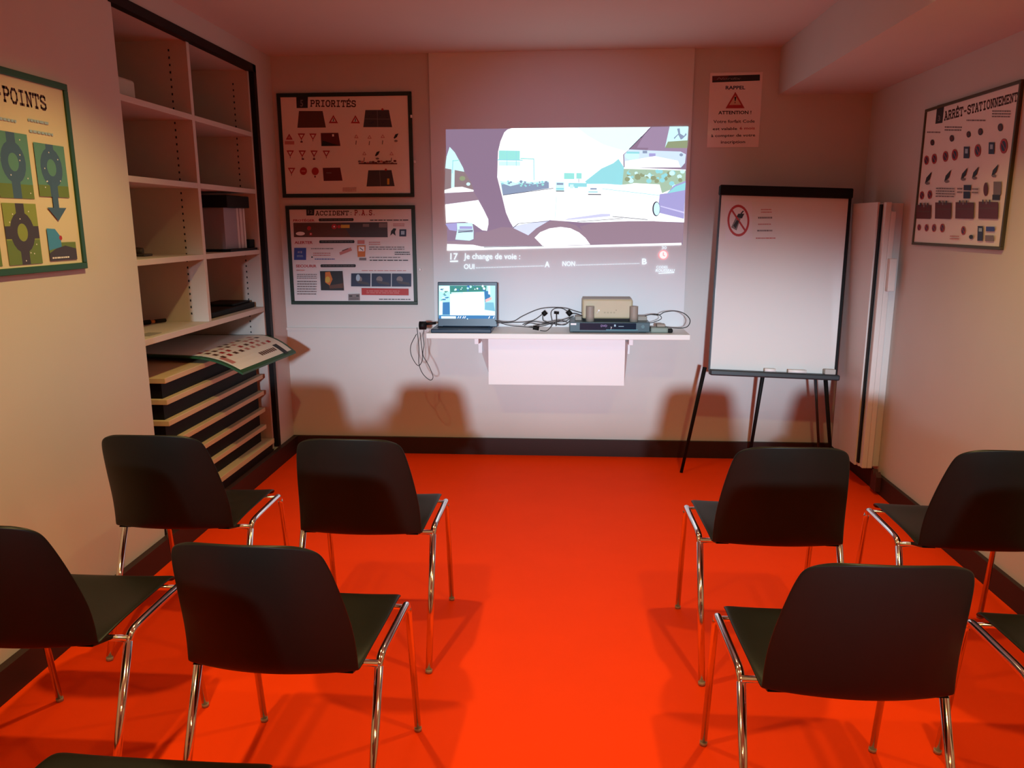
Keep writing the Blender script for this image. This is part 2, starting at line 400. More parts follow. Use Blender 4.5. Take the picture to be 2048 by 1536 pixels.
# dashboard, steering wheel, bonnet edge
P.poly([(1130, 1000), (1260, 962), (1500, 950), (1700, 948), (1930, 968), (1920, 1150), (1215, 1168), (1180, 1090)], MV)
P.poly([(540, 1010), (620, 1015), (745, 1085), (850, 1178), (135, 1190), (135, 1140), (330, 1135), (345, 1060), (430, 1050)], MV)
P.poly([(620, 1015), (690, 985), (900, 945), (870, 975), (780, 1045), (742, 1085)], em('bonnet', (.66, .72, .95), 1))
P.line(625, 1018, 665, 978, 5, DK); P.line(665, 978, 890, 955, 4, DK)
P.poly([(735, 1090), (800, 1020), (880, 962), (935, 948), (1010, 958), (1100, 990), (1170, 1060), (1215, 1168), (850, 1180)], MV)
P.poly([(788, 1105), (830, 1055), (900, 1020), (985, 1006), (1060, 1018), (1125, 1055), (1175, 1105), (1212, 1166), (850, 1180)], W)
P.poly([(1040, 930), (1290, 885), (1360, 885), (1362, 905), (1160, 930), (1010, 945)], em('wiper', (.6, .62, .85), 1))
P.line(1110, 958, 1460, 925, 4, DK); P.line(1380, 908, 1650, 935, 5, DK)
P.poly([(135, 1165), (330, 1172), (410, 1192), (860, 1182), (1915, 1146), (1915, 1166), (860, 1200), (135, 1225)], W)
P.line(410, 1193, 860, 1181, 4, DK)
P.text('17', 160, 1248, 215, 1305, TX, .015); P.line(158, 1322, 218, 1320, 12, TX)
P.text('Je change de voie :', 260, 1248, 682, 1300, TX, .012)
P.text('OUI', 262, 1345, 340, 1390, TX, .012); P.text('A', 868, 1320, 905, 1372, TX, .015)
for i in range(42): P.rect(352+i*12.2, 1376-i*.45, 358+i*12.2, 1383-i*.45, TX)
P.text('NON', 1002, 1318, 1098, 1362, TX, .012); P.text('B', 1612, 1292, 1648, 1345, TX, .015)
for i in range(40): P.rect(1108+i*12.2, 1350-i*.42, 1114+i*12.2, 1357-i*.42, TX)
P.text('30', 1762, 1178, 1800, 1205, TX, .01)
P.disc(1775, 1257, 40, PK, ry=46); P.disc(1775, 1257, 30, em('pale pink', (1, .78, .78), 1), ry=36); P.line(1775, 1262, 1775, 1235, 7, PK); P.line(1775, 1262, 1788, 1268, 7, PK)
P.text('CODES', 1722, 1358, 1810, 1382, TX, .012); P.text('ROUSSEAU', 1716, 1388, 1866, 1414, TX, .015, .2); P.line(1740, 1428, 1862, 1420, 7, TX)
pi_ = P.build('projected_image', ps)
tag(pi_, 'bright projected picture of a motorway through a windscreen with a quiz question below')
orient(pi_, (-0.697, YB-.0165, 1.13), (1, 0.0, 0.0), (0, 0, 1))
# ------------------------------------------------------------------ framed posters
def poster(name, label, origin, ux, W, H, frame_mat, art, corners, paper=I_W, fw=0.022):
    if frame_mat is M_OLIVE: fw = .013
    root = empty(name, (0, 0, 0)); tag(root, label, 'poster', 'framed road safety posters')
    fr = MB()
    fr.box(0, W, 0, fw, 0, .014, frame_mat, .002); fr.box(0, W, H-fw, H, 0, .014, frame_mat, .002)
    fr.box(0, fw, fw, H-fw, 0, .014, frame_mat, .002); fr.box(W-fw, W, fw, H-fw, 0, .014, frame_mat, .002)
    fr.build('frame', root)
    bk = MB().box(fw*.5, W-fw*.5, fw*.5, H-fw*.5, 0.001, .008, paper).build('backing_board', root)
    p = Print(W, H, corners); art(p); s = p.build('printed_sheet', root); s.location = (0, 0, .0082)
    orient(root, origin, ux, (0, 0, 1))
    return root

def tri(p, x, y, r, m, inner, up=True):
    d = -1 if up else 1
    p.poly([(x, y+d*r), (x-r, y-d*r*.75), (x+r, y-d*r*.75)], m)
    if inner: p.poly([(x, y+d*r*.5), (x-r*.5, y-d*r*.42), (x+r*.5, y-d*r*.42)], inner)
def glyph(p, x, y, r, m):
    p.disc(x, y-r*.45, r*.22, m, n=8); p.poly([(x-r*.15, y-r*.2), (x+r*.15, y-r*.2), (x+r*.3, y+r*.5), (x, y+r*.2), (x-r*.3, y+r*.5)], m)

def art_prio(p):
    p.poly([(365, 110), (512, 108), (508, 290), (372, 292)], I_K); p.text('5', 415, 190, 452, 272, I_G, .02)
    p.slab('PRIORITÉS', 536, 198, 1108, 268, I_BR)
    for q in (((400, 328), (692, 326), (732, 530), (380, 535), I_BR), ((1222, 310), (1515, 306), (1556, 520), (1196, 522), I_ASH),
              ((668, 598), (885, 594), (912, 756), (676, 760), I_DR), ((692, 1030), (908, 1025), (938, 1188), (704, 1192), I_DR),
              ((1258, 1058), (1548, 1055), (1588, 1255), (1236, 1260), I_ASH)):
        p.poly(q[:4], q[4])
    p.poly([(690, 690), (912, 756), (676, 760)], I_K); p.rect(735, 1088, 800, 1096, I_G); p.rect(810, 612, 832, 640, I_WH)
    for i in range(14): p.rect(*(lambda x, y: (x, y, x+14, y+10))(random.uniform(1240, 1500), random.uniform(340, 480)), I_DB)
    p.line(1370, 310, 1376, 518, 5, I_G); p.line(1210, 420, 1540, 420, 5, I_G); p.line(1400, 1060, 1410, 1255, 5, I_G); p.rect(1495, 1160, 1522, 1235, I_Y)
    p.disc(1435, 300, 14, I_R); p.disc(1478, 1050, 14, I_R)
    for x, y in ((825, 432), (1098, 432)): tri(p, x, y, 58, I_R, I_WH); glyph(p, x, y+8, 36, I_K)
    tri(p, 280, 650, 42, I_R, I_LR); p.rect(225, 700, 342, 742, I_LR)
    for x, y in ((430, 640), (572, 640), (292, 850), (440, 850), (586, 850), (738, 850), (308, 1065)):
        tri(p, x, y, 46, I_R, I_WH, False); p.rect(x-4, y+40, x+4, y+62, I_G)
    for x in (432, 448, 586): p.rect(x-14, 700 if x == 432 else 912, x+14, 718 if x == 432 else 930, I_DR)
    p.disc(454, 1070, 44, I_R, ry=48); p.disc(600, 1072, 44, I_R, ry=48); p.rect(430, 1062, 478, 1078, I_LR); p.rect(590, 1128, 606, 1150, I_DR)
    for x, y in ((1110, 640), (1275, 645), (1440, 635), (1210, 850), (1550, 850)): tri(p, x, y, 26, I_LR, I_W); p.line(x, y+50, x-6, y+100, 10, I_G)
    for x, y in ((1605, 630), (1373, 850)): p.poly([(x-30, y+25), (x-8, y-20), (x+30, y-32), (x+12, y+12), (x-18, y+34)], I_K); p.disc(x, y+62, 22, I_G, ry=12)
    for x in range(1150, 1620, 34): p.disc(x, 955+random.uniform(-14, 14), 20, random.choice([I_G, I_DR, I_LR, I_ASH]), ry=14, n=8)
    p.rect(1140, 968, 1620, 982, I_DR); p.lines(940, 1270, 1110, 1325, 3, I_LR)
def art_acc(p):
    p.poly([(380, 175), (488, 175), (484, 268), (386, 270)], I_K); p.text('12', 405, 200, 465, 245, I_G, .02)
    p.slab('ACCIDENT:', 500, 215, 985, 265, I_BR); p.slab('P.A.S.', 998, 208, 1275, 265, I_R)
    for tx, y, x1 in (('PROTÉGER', 345, 492), ('ALERTER', 630, 470), ('SECOURIR', 930, 522)):
        x0 = 215+(y-345)*.07
        p.text(tx, x0, y-34, x1, y, I_R, .03)
    for x0, x1, y in ((550, 985, 325), (560, 1000, 604), (580, 1020, 910)):
        p.poly([(x0, y-18), (x1, y-20), (x1+8, y), (x1, y+18), (x0, y+20), (x0-8, y)], I_K); p.lines(x0+20, y-8, x1-20, y+8, 1, I_G, 7)
    p.lines(1200, 318, 1685, 345, 1, I_K); p.lines(1495, 370, 1640, 415, 2, I_LR)
    p.poly([(218, 362), (1420, 358), (1428, 548), (228, 545)], I_BR); p.poly([(840, 360), (1420, 358), (1428, 548), (960, 548)], I_ASH)
    p.disc(310, 500, 58, I_WH, ry=24); p.disc(422, 432, 26, I_R); p.disc(745, 412, 34, I_R); p.disc(806, 412, 22, I_R); p.rect(830, 388, 942, 430, I_Y); p.disc(745, 412, 10, I_WH)
    p.rect(1110, 378, 1190, 415, I_G); p.rect(1315, 370, 1415, 425, I_G); p.disc(445, 505, 20, I_R); p.disc(445, 505, 8, I_WH)
    p.poly([(1460, 530), (1470, 470), (1500, 435), (1535, 440), (1520, 480), (1528, 530), (1490, 500)], I_K); p.rect(1575, 448, 1662, 538, I_DB); p.rect(1595, 468, 1640, 515, I_PBL)
    p.rect(232, 682, 388, 836, I_B); p.text('112', 285, 725, 335, 748, I_WH); p.lines(270, 775, 350, 800, 2, I_PBL)
    p.lines(450, 680, 740, 705, 1, I_G); p.lines(480, 738, 700, 790, 2, I_LR); p.lines(500, 812, 760, 838, 1, I_B); p.disc(465, 800, 10, I_K)
    p.poly([(815, 740), (960, 675), (978, 715), (825, 775)], I_LR); p.line(850, 720, 930, 690, 10, I_DR)
    p.rect(1045, 585, 1135, 632, I_LR); p.poly([(1040, 650), (1148, 648), (1145, 795), (1050, 798)], I_O); p.rect(1060, 665, 1135, 725, I_WH); p.line(1075, 680, 1120, 715, 9, I_K); p.rect(1070, 808, 1160, 840, I_G)
    p.lines(1190, 600, 1335, 650, 2, I_LR); p.lines(1195, 660, 1640, 712, 2, I_G); p.lines(1520, 725, 1715, 775, 2, I_K); p.lines(1200, 790, 1590, 815, 1, I_G); p.lines(1205, 825, 1700, 852, 1, I_K)
    p.lines(1105, 960, 1675, 980, 1, I_LR); p.lines(265, 955, 370, 980, 1, I_LR)
    p.lines(275, 1010, 530, 1080, 3, I_G); p.lines(280, 1095, 530, 1285, 6, I_G)
    p.poly([(572, 978), (860, 975), (882, 1222), (588, 1222)], I_K); p.poly([(640, 990), (700, 985), (735, 1080), (700, 1160), (640, 1120)], I_O); p.disc(672, 1085, 32, I_Y, ry=40); p.poly([(690, 1160), (870, 1130), (875, 1190), (700, 1200)], I_BR)
    for x in (972, 1232, 1488):
        p.rect(x, 1005, x+245, 1170, I_DB); p.disc(x+100, 1080, 40, I_G); p.poly([(x+60, 1090), (x+220, 1120), (x+235, 1155), (x+90, 1130)], I_ASH)
    p.disc(1060, 1060, 26, I_PBL, ry=44)
    p.poly([(1105, 1190), (1700, 1195), (1702, 1280), (1108, 1278)], I_R); p.lines(1170, 1215, 1590, 1262, 2, I_LR)
    p.poly([(938, 1268), (1082, 1262), (1085, 1348), (940, 1350)], I_G); p.rect(950, 1285, 990, 1300, I_K); p.rect(1040, 1283, 1075, 1298, I_K); p.lines(955, 1310, 1070, 1338, 2, I_ASH)
    p.lines(1330, 1318, 1725, 1342, 1, I_K)
def art_park(p):
    p.poly([(248, 244), (312, 226), (298, 392), (236, 402)], I_K); p.text('3', 258, 330, 278, 375, I_G, .02)
    # title leans with the sketch, so it is set along its own slanted box
    p.slab('ARRÊT-STATIONNEMENT', 312, 302, 945, 368, I_BR, -172, .24)
    p.lines(165, 462, 285, 485, 1, I_G, 12); p.lines(320, 415, 470, 465, 2, I_G, 12); p.lines(510, 350, 680, 385, 1, I_G, 12); p.lines(730, 275, 890, 345, 3, I_G, 10)
    for x, y, r in ((216, 562, 17), (386, 524, 19), (532, 488, 18), (634, 464, 20), (806, 425, 22)): p.disc(x, y, r, I_K, ry=r*1.5); p.disc(x-3, y, r*.7, I_DR, ry=r)
    for x, y, r in ((168, 715, 20), (236, 702, 22), (334, 680, 23), (415, 665, 25), (615, 625, 27), (840, 583, 32), (135, 1020, 18), (205, 1012, 19), (118, 1298, 14), (184, 1300, 16), (250, 1300, 17), (324, 1298, 19), (510, 1315, 19)):
        p.disc(x, y, r, I_R, ry=r*2.0); p.disc(x, y, r*.68, I_DB, ry=r*1.4); p.line(x-r*.5, y-r, x+r*.5, y+r, 6, I_R)
    for x, y in ((520, 645), (737, 605)): p.rect(x-24, y-52, x+24, y+48, I_DB); p.rect(x-12, y-34, x+12, y+6, I_PBL)
    for x, y in ((188, 870), (358, 850), (502, 830), (600, 818), (770, 795)): p.poly([(x-26, y+48), (x-14, y-5), (x+32, y-58), (x+14, y+12)], I_K); p.disc(x-4, y+45, 18, I_G, ry=12)
    p.rect(505, 922, 568, 968, I_DB); p.rect(505, 978, 562, 1038, I_DB); p.disc(698, 955, 20, I_DR, ry=58); p.rect(765, 888, 832, 1000, I_G); p.rect(758, 1000, 822, 1045, I_K)
    p.lines(262, 945, 430, 1035, 4, I_G); p.lines(450, 940, 500, 1000, 2, I_G); p.lines(580, 940, 640, 1000, 2, I_G)
    for a in ((96, 1102, 222, 1222), (262, 1078, 402, 1218), (442, 1072, 602, 1212), (645, 1062, 815, 1208)):
        p.rect(*a, I_DR); p.rect(a[0]+8, a[1]+50, a[2]-8, a[1]+62, I_BR)
        for k in range(3): p.rect(a[0]+30+k*30, a[1]-18, a[0]+42+k*30, a[1]+20, I_G if k % 2 else I_ASH)
    p.rect(642, 1272, 688, 1400, I_DB); p.rect(652, 1290, 680, 1320, I_PBL); p.rect(715, 1275, 790, 1315, I_B); p.rect(710, 1350, 785, 1400, I_G); p.disc(586, 1368, 18, I_K); p.lines(400, 1355, 480, 1400, 2, I_LR)
def art_round(p):
    # sheet in centimetres, origin lower left : 80 x 62
    p.fn = lambda x, y: (x/100, y/100)
    p.slab('RONDS-POINTS', 29.3, 56.6, 70.5, 52.6, I_BR); p.rect(8, 51, 15, 60.2, I_K); p.text('4', 10.5, 57, 12.5, 53, I_G)
    def junction(x0, y0, x1, y1, top):
        p.rect(x0, y0, x1, y1, I_TEAL if top else I_YG); p.rect(x0, y0, x1, y0+(y1-y0)*(.22 if top else .4), I_BG)
        cx = (x0+x1)/2; cy = (y0+y1)/2+(1 if top else .5); r = (x1-x0)*.36
        p.rect(cx-r*.35, y0, cx+r*.35, y1, I_RD if top else I_ASH)
        if not top: p.rect(x0, cy-r*.35, x1, cy+r*.35, I_ASH)
        p.disc(cx, cy, r, I_RD if top else I_ASH, ry=r*1.15); p.disc(cx, cy, r*.42, I_TEAL if top else I_YG, ry=r*.5)
        for i in range(8): p.disc(random.uniform(x0+1, x1-1), random.uniform(y0+1, y1-1), .25, I_WH, n=6)
    for i in range(3):
        xa = 6+i*18.5
        junction(xa, 23.5, xa+15.5, 43.5, True); junction(xa, 3, xa+15.5, 22, False)
    p.lines(45, 45.5, 58, 48.5, 1, I_PBL, .8); p.lines(60, 44.3, 75, 45.4, 1, I_PBL, .8); p.lines(60, 47.5, 73, 49, 1, I_PBL, .8)
    junction(61, 24.5, 76.5, 41.5, True)
    p.rect(67.3, 20.5, 70.2, 31, I_RD); p.poly([(64, 21), (74, 21), (69, 16.6)], I_RD)
    p.rect(62.3, 3.5, 76.8, 9.5, I_BG); p.poly([(62.3, 7), (62.3, 14.2), (66.5, 14), (69, 11.5), (69, 8)], I_SK); p.disc(69, 11, .8, I_R); p.poly([(62.3, 3.5), (76.8, 3.5), (76.8, 7.2), (71, 8.4), (66, 7.5), (62.3, 6)], I_ASH); p.lines(63.5, 4, 76, 4.9, 1, I_WH, .5)
poster('framed_poster', 'green framed road sign poster titled PRIORITÉS, upper of two left of the screen', (-1.692, YB, 1.588), (1, 0, 0), .80, .595, M_DKGREEN, art_prio, [(125, 115), (1795, 75), (1835, 1390), (200, 1400)])
poster('framed_poster', 'green framed first aid poster titled ACCIDENT : P.A.S., below the priority poster', (-1.680, YB, 0.945), (1, 0, 0), .79, .595, M_DKGREEN, art_acc, [(112, 145), (1765, 145), (1815, 1400), (205, 1405)], ink('white paper', (.74, .68, .68)))
poster('framed_poster', 'green framed roundabout poster titled RONDS-POINTS on the left wall', (XL, 1.87, 1.278), (0, 1, 0), .82, .625, M_GREEN, art_round, None, I_CREAM)
poster('framed_poster', 'olive framed parking sign poster titled ARRÊT-STATIONNEMENT on the right wall', (XR, 3.97, 1.322), (0, -1, 0), .79, .632, M_OLIVE, art_park, [(152, 280), (985, 15), (845, 1475), (60, 1450)])
# white pins beside the two posters
for (x, z, l) in ((-0.895, 2.045, 'small white pin on the right edge of the priority poster, upper one'), (-0.883, 1.79, 'small white pin beside the right edge of the priority poster, lower one'), (-0.868, 1.16, 'small white pin beside the right edge of the accident poster')):
    o = MB().box(-.005, .005, -.02, 0, -.008, .008, I_WH, .002).build('wall_pin'); o.location = (x, YB, z); tag(o, l, 'pin', 'white pins beside the posters')

# notice right of the screen
def art_notice(p):
    p.poly([(262, 190), (1000, 170), (1000, 265), (262, 292)], I_K); p.poly([(262, 190), (520, 183), (480, 255), (262, 262)], I_DR)
    p.text('Nordix', 330, 212, 710, 248, I_G, .01, .35)
    p.text('RAPPEL', 470, 345, 775, 400, I_DB, .03)
    tri(p, 622, 590, 150, I_R, None); p.poly([(622, 495), (530, 648), (714, 648)], ink('peach', (.62, .40, .28)))
    p.poly([(608, 520), (640, 520), (628, 590), (616, 590)], I_K); p.disc(620, 612, 9, I_K)
    p.text('ATTENTION !', 360, 740, 880, 795, I_K, .03)
    p.text('Votre forfait Code', 285, 885, 935, 935, I_K, .015); p.text('est valable', 275, 1005, 660, 1050, I_K, .015); p.text('6 mois', 700, 1000, 940, 1045, I_R, .015)
    p.text('à compter de votre', 250, 1115, 948, 1160, I_K, .015); p.text('inscription', 405, 1222, 790, 1268, I_K, .015)
nt_ = MB().box(0, .292, 0, .405, 0, .0015, mat('laminated paper', (.84, .72, .72), .12, coat=.6)).build('wall_notice')
tag(nt_, 'white laminated RAPPEL notice with red warning triangle on the wall above the flip chart', 'notice')
p = Print(.292, .405, [(230, 140), (1045, 130), (1005, 1335), (185, 1330)]); art_notice(p); s = p.build('printed_text', nt_); s.location = (0, 0, .0016)
orient(nt_, (0.815, YB-.001, 1.855), (1, 0, 0), (0, 0, 1))

# ------------------------------------------------------------------ built-in bookcase
bc = empty('bookcase', (XL, (NY0+NY1)/2, 0)); tag(bc, 'tall white built-in bookcase set into the left wall, two columns of open shelves', 'bookcase')
bo = (XL, (NY0+NY1)/2, 0)
def bpart(name, x0, x1, y0, y1, z0, z1, m=M_SHELF, bev=.0015):
    return MB().box(x0-bo[0], x1-bo[0], y0-bo[1], y1-bo[1], z0, z1, m, bev).build(name, bc)
YD = 3.69; XF = XL-.022
holes = mat('black shelf pin hole', (.01, .01, .01), .8)
def side(name, y0, y1, z0, z1, hole_y):
    o = bpart(name, NX, XF, y0, y1, z0, z1)
    mb = MB()
    n = int((z1-z0-.06)/.032)
    for i in range(n):
        z = z0+.04+i*.032
        for xx in (XF-.085,):
            mb.box(xx-.003-bo[0], xx+.003-bo[0], hole_y-.0012-bo[1], hole_y+.0012-bo[1], z-.005, z+.005, holes)
    mb.build('pin_hole_strip', o)
side('divider', YD-.014, YD+.014, .962, NZ1, YD-.0145)
bpart('side_panel', NX, XF, NY0, NY0+.02, .10, NZ1)
side('side_panel', NY1-.022, NY1-.002, .10, NZ1-.02, NY1-.0225)
bpart('back_panel', NX-.005, NX+.01, NY0, NY1, .10, NZ1)
bpart('top_panel', NX, XF, NY0, NY1, NZ1-.03, NZ1-.008)
for z in (1.935, 1.625, 1.290):
    bpart('shelf', NX, XF, NY0+.02, YD-.014, z-.025, z); bpart('shelf', NX, XF, YD+.014, NY1-.022, z-.025, z)
bpart('shelf', NX, XF+.006, NY0+.02, NY1-.022, .935, .962)
bpart('base_shelf', NX, XF+.01, NY0+.02, NY1-.022, .140, .168, M_BOARD)
bpart('plinth', NX, XF-.005, NY0, NY1, .0, .140, M_BASE)
# flat rack of boards
rk = empty('poster_rack', (-2.0, 3.8, .168)); tag(rk, 'black flat-file rack with pale tray edges, in the bottom of the bookcase', 'rack')
RX0, RX1, RY0, RY1 = -2.31, -1.755, 3.23, 4.33
MB().box(RX0+2.0, RX1-.03+2.0, RY0+.02-3.8, RY1-.02-3.8, 0, .575, M_BLACK).build('carcass', rk)
for z in (.267, .37, .472, .57, .668, .765):
    MB().box(RX0+2.0, RX1+2.0, RY0-3.8, RY1-3.8, z-.168-.024, z-.168, M_BOARD, .002).build('tray', rk)
# sagging poster on the rack
n1, n2 = 16, 4
pb = MB(); k = pb.mi(M_GREEN); k2 = pb.mi(I_W)
def sag(s, t):   # s : 0 back .. 1 front (into the room), t : 0 near side .. 1 far side
    Lb = Vector((-2.27, 3.70, .785)); Rb = Vector((-2.24, 4.36, .785))
    Lm = Vector((-1.775, 3.595, .787)); Rm = Vector((-1.735, 4.365, .787))
    Lf = Vector((-1.560, 3.600, .708)); Rf = Vector((-1.525, 4.265, .705))
    if s < .68:
        a = s/.68; return Lb.lerp(Lm, a).lerp(Rb.lerp(Rm, a), t)
    a = (s-.68)/.32; q = Lm.lerp(Lf, a).lerp(Rm.lerp(Rf, a), t)
    q.z += .018*math.sin(a*PI)*.8; return q
def sagmesh(ss, tt, off, thick, m, name, parent):
    mb = MB(); kk = mb.mi(m)
    g = [[(mb.bm.verts.new(sag(s, t)+Vector((0, 0, off+thick))), mb.bm.verts.new(sag(s, t)+Vector((0, 0, off)))) for t in tt] for s in ss]
    A = len(ss); B = len(tt)
    for i in range(A-1):
        for j in range(B-1):
            mb.bm.faces.new((g[i][j][0], g[i+1][j][0], g[i+1][j+1][0], g[i][j+1][0])); mb.bm.faces.new((g[i][j][1], g[i][j+1][1], g[i+1][j+1][1], g[i+1][j][1]))
    for i in range(A-1):
        for j in (0, B-1): mb.bm.faces.new((g[i][j][0], g[i][j][1], g[i+1][j][1], g[i+1][j][0]))
    for j in range(B-1):
        for i in (0, A-1): mb.bm.faces.new((g[i][j][0], g[i][j+1][0], g[i][j+1][1], g[i][j][1]))
    for f in mb.bm.faces: f.material_index = kk; f.smooth = False
    bmesh.ops.recalc_face_normals(mb.bm, faces=mb.bm.faces[:])
    return mb.build(name, parent)
fs_ = [i/20 for i in range(21)]
lp = sagmesh(fs_, [0, .5, 1], .002, .010, M_GREEN, 'loose_poster', None)
tag(lp, 'loose green edged poster drooping over the front of the flat-file rack', 'poster')
sagmesh([.03+.94*i/20 for i in range(21)], [.035, .5, .965], .0122, .0008, I_W, 'printed_sheet', lp)
prn = MB()
def sq(s0, s1, t0, t1, m):
    kk = prn.mi(m); N = 3
    for i in range(N):
        a = s0+(s1-s0)*i/N; b = s0+(s1-s0)*(i+1)/N
        f = prn.bm.faces.new([prn.bm.verts.new(sag(*q)+Vector((0, 0, .0136))) for q in ((a, t0), (b, t0), (b, t1), (a, t1))]); f.material_index = kk
sq(.86, .985, .80, .875, I_K)
for i in range(8): sq(.885, .925, .50+i*.035, .525+i*.035, I_BR)
for r_, s_ in enumerate((.80, .74, .68, .62)):
    for i in range(9):
        if random.random() < .85: sq(s_-.018, s_+.018, .10+i*.09, .145+i*.09, random.choice([I_R, I_BR, I_LR]))
sq(.80, .90, .06, .12, I_LR)
prn.build('printed_marks', lp)
# things on the shelves
def simple(name, label, cat, mb, loc=None, group=None):
    o = mb.build(name, None, loc); tag(o, label, cat, group); return o
simple('storage_box', 'small off-white box on the top left shelf of the bookcase', 'box', MB().box(-.13, .13, -.09, .09, 0, .085, mat('off white card', (.55, .5, .42), .7), .012), (-1.93, 3.215, 1.936))
# upright journals
mg = [(.042, (.42, .38, .40)), (.030, (.60, .52, .52)), (.012, (.35, .22, .22)), (.034, (.62, .55, .54)), (.014, (.40, .30, .28)), (.022, (.66, .62, .6))]
y = 3.98; names = ['thickest grey magazine in the upright row in the right column', 'pale magazine standing between the grey and the thin red-brown ones', 'thin red-brown magazine in the middle of the upright row', 'widest white magazine right of the thin red-brown one', 'thin tan magazine squeezed right of the widest white one', 'whitest magazine at the right end of the upright row']
y = 4.00
for i, (th, c) in enumerate([(.16, (.30, .26, .30))]+mg[1:]):
    mb = MB().box(-.10, .10, 0, th-.002, 0, .215, mat('magazine %d' % i, c, .6), .001)
    if i == 0:
        mb = MB()
        for q in range(1): mb.box(-.10, .10, 0, th-.002, 0, .215, mat('magazine %d' % i, c, .6), .002)
    o = mb.build('magazine' if i else 'magazine_file', None, (-1.87, y, 1.303))
    if i: tag(o, names[i], 'magazine', 'upright magazines in the right column')
    else: tag(o, 'wide grey magazine file at the left end of the upright row', 'magazine file')
    y += th
simple('flat_folder', 'thin black folder under the upright magazines on the shelf', 'folder', MB().box(-.13, .13, 0, .36, 0, .012, M_BLACK, .001), (-1.87, 3.985, 1.2905))
simple('black_box_file', 'black box file lying on top of the upright magazines', 'box file', MB().box(-.12, .12, 0, .285, 0, .062, M_BLACK, .004), (-1.86, 3.985, 1.519))
simple('small_black_box', 'small black box right of the upright magazines', 'box', MB().box(-.05, .04, 0, .070, 0, .045, M_BLACK, .004), (-1.80, 4.290, 1.303))
b = MB(); b.tube([(-.13, 0, .018), (.0, .03, .025), (.09, .05, .018)], .018, mat('brown stapler plastic', (.05, .035, .025), .5), 10, 6); b.box(-.15, .13, -.015, .06, 0, .010, mat('brown stapler plastic', (.05, .035, .025), .5), .003)
simple('desk_stapler', 'dark long stapler lying on the third shelf of the left column', 'stapler', b, (-2.02, 3.42, 1.291))
st = empty('marker_pen', (-1.98, 3.58, .974)); tag(st, 'black marker with orange tip on the lowest left shelf', 'marker')
MB().tube([(-.09, -.19, 0), (.0, -.02, 0)], .011, M_BLACK, 12).build('barrel', st)
MB().tube([(.0, -.02, 0), (.012, .0, 0)], .0075, I_O, 10).tube([(.012, 0, 0), (.04, .05, 0)], .009, M_BLACK, 10).build('tip_section', st)
simple('black_case', 'flat black case lying on the lowest right shelf of the bookcase', 'case', MB().box(-.12, .12, -.33, .23, 0, .030, M_BLACK, .006).box(-.08, .10, -.02, .21, .030, .042, M_BLACK, .004), (-1.90, 4.12, .963))
simple('paper_scrap', 'small paper scrap on the lowest left shelf near the wall', 'paper', MB().box(-.03, .03, -.05, .05, 0, .002, ink('paper grey', (.3, .28, .25))), (-1.80, 3.22, .9625))

# ------------------------------------------------------------------ wall desk
DY = 4.35
dk = empty('wall_desk', (-.03, 4.5, 0)); tag(dk, 'narrow white wall-mounted shelf desk below the projection screen', 'desk')
MB().box(-.785+.03, .715+.03, DY-4.5, YB-4.5, .784, .815, M_DESK, .003).build('desktop', dk)
M_SUP = mat('white painted support', (0.84, 0.80, 0.80), 0.5)
hp = MB()
z0, z1 = .50, .784
hp.hexa([(-.435+.03, -.06, z0), (.360+.03, -.06, z0), (.375+.03, .178, z0), (-.45+.03, .178, z0)],
        [(-.435+.03, -.06, z1), (.360+.03, -.06, z1), (.405+.03, .178, z1), (-.545+.03, .178, z1)], M_SUP)
hp.build('support_box', dk)
for x in (-.50, .39):
    MB().box(x-.012+.03, x+.012+.03, -.10, .178, .745, .784, M_SUP, .002).box(x-.012+.03, x+.012+.03, .10, .178, .66, .745, M_SUP, .002).build('bracket', dk)

# laptop
lt = empty('laptop', (-.575, 4.42, .815)); tag(lt, 'open dark blue laptop at the left end of the wall desk', 'laptop')
MB().box(-.185, .165, -.055, .17, 0, .022, M_LAPTOP, .005).build('base', lt)
kb = MB().box(-.16, .14, .02, .15, .022, .0235, M_BLACK).build('keyboard', lt)
SC = .365; SW = .352; SH = .262
lid = MB().box(0, SW, 0, SH, -.010, 0, M_LAPTOP, .004).build('lid', lt)
LW = em('screen white', (1, 1, 1), 1.3); L1 = em('screen cyan', (.45, .85, .85), 1); L2 = em('screen blue', (.05, .20, .45), 1); L3 = em('screen green', (.05, .25, .22), 1); L4 = em('screen pink', (.9, .5, .5), 1); L5 = em('screen pale', (.75, .95, .95), 1)
p = Print(SW, SH, [(440, 118), (1284, 122), (1258, 735), (415, 735)])
p.poly([(455, 168), (1252, 172), (1232, 620), (432, 625)], L1)
p.rect(460, 175, 605, 250, L5)
for i in range(26):
    x = random.uniform(460, 560); yy = random.uniform(180, 380); p.rect(x, yy, x+random.uniform(15, 50), yy+random.uniform(6, 18), random.choice([L5, L3, L1, L2]))
p.poly([(500, 400), (600, 395), (595, 570), (490, 570)], L2); p.poly([(455, 380), (500, 390), (490, 560), (440, 600)], L5)
p.poly([(625, 172), (1130, 174), (1120, 250), (625, 262)], L3)
for i in range(24):
    x = random.uniform(630, 1110); yy = random.uniform(176, 235); p.disc(x, yy, random.uniform(8, 20), random.choice([L2, L1, L5, L3]), n=6)
p.rect(612, 172, 626, 560, L3); p.rect(640, 265, 780, 276, L5)
p.poly([(790, 262), (1088, 262), (1085, 572), (600, 578), (612, 285), (788, 282)], LW)
p.poly([(1095, 240), (1150, 245), (1180, 320), (1100, 400)], L2); p.poly([(1105, 360), (1190, 325), (1195, 360), (1110, 400)], L4)
p.poly([(1100, 400), (1220, 400), (1235, 520), (1085, 560)], em('screen steel', (.2, .5, .65), 1)); p.rect(1150, 175, 1180, 290, L5); p.poly([(1090, 500), (1235, 520), (1230, 600), (1080, 575)], L5)
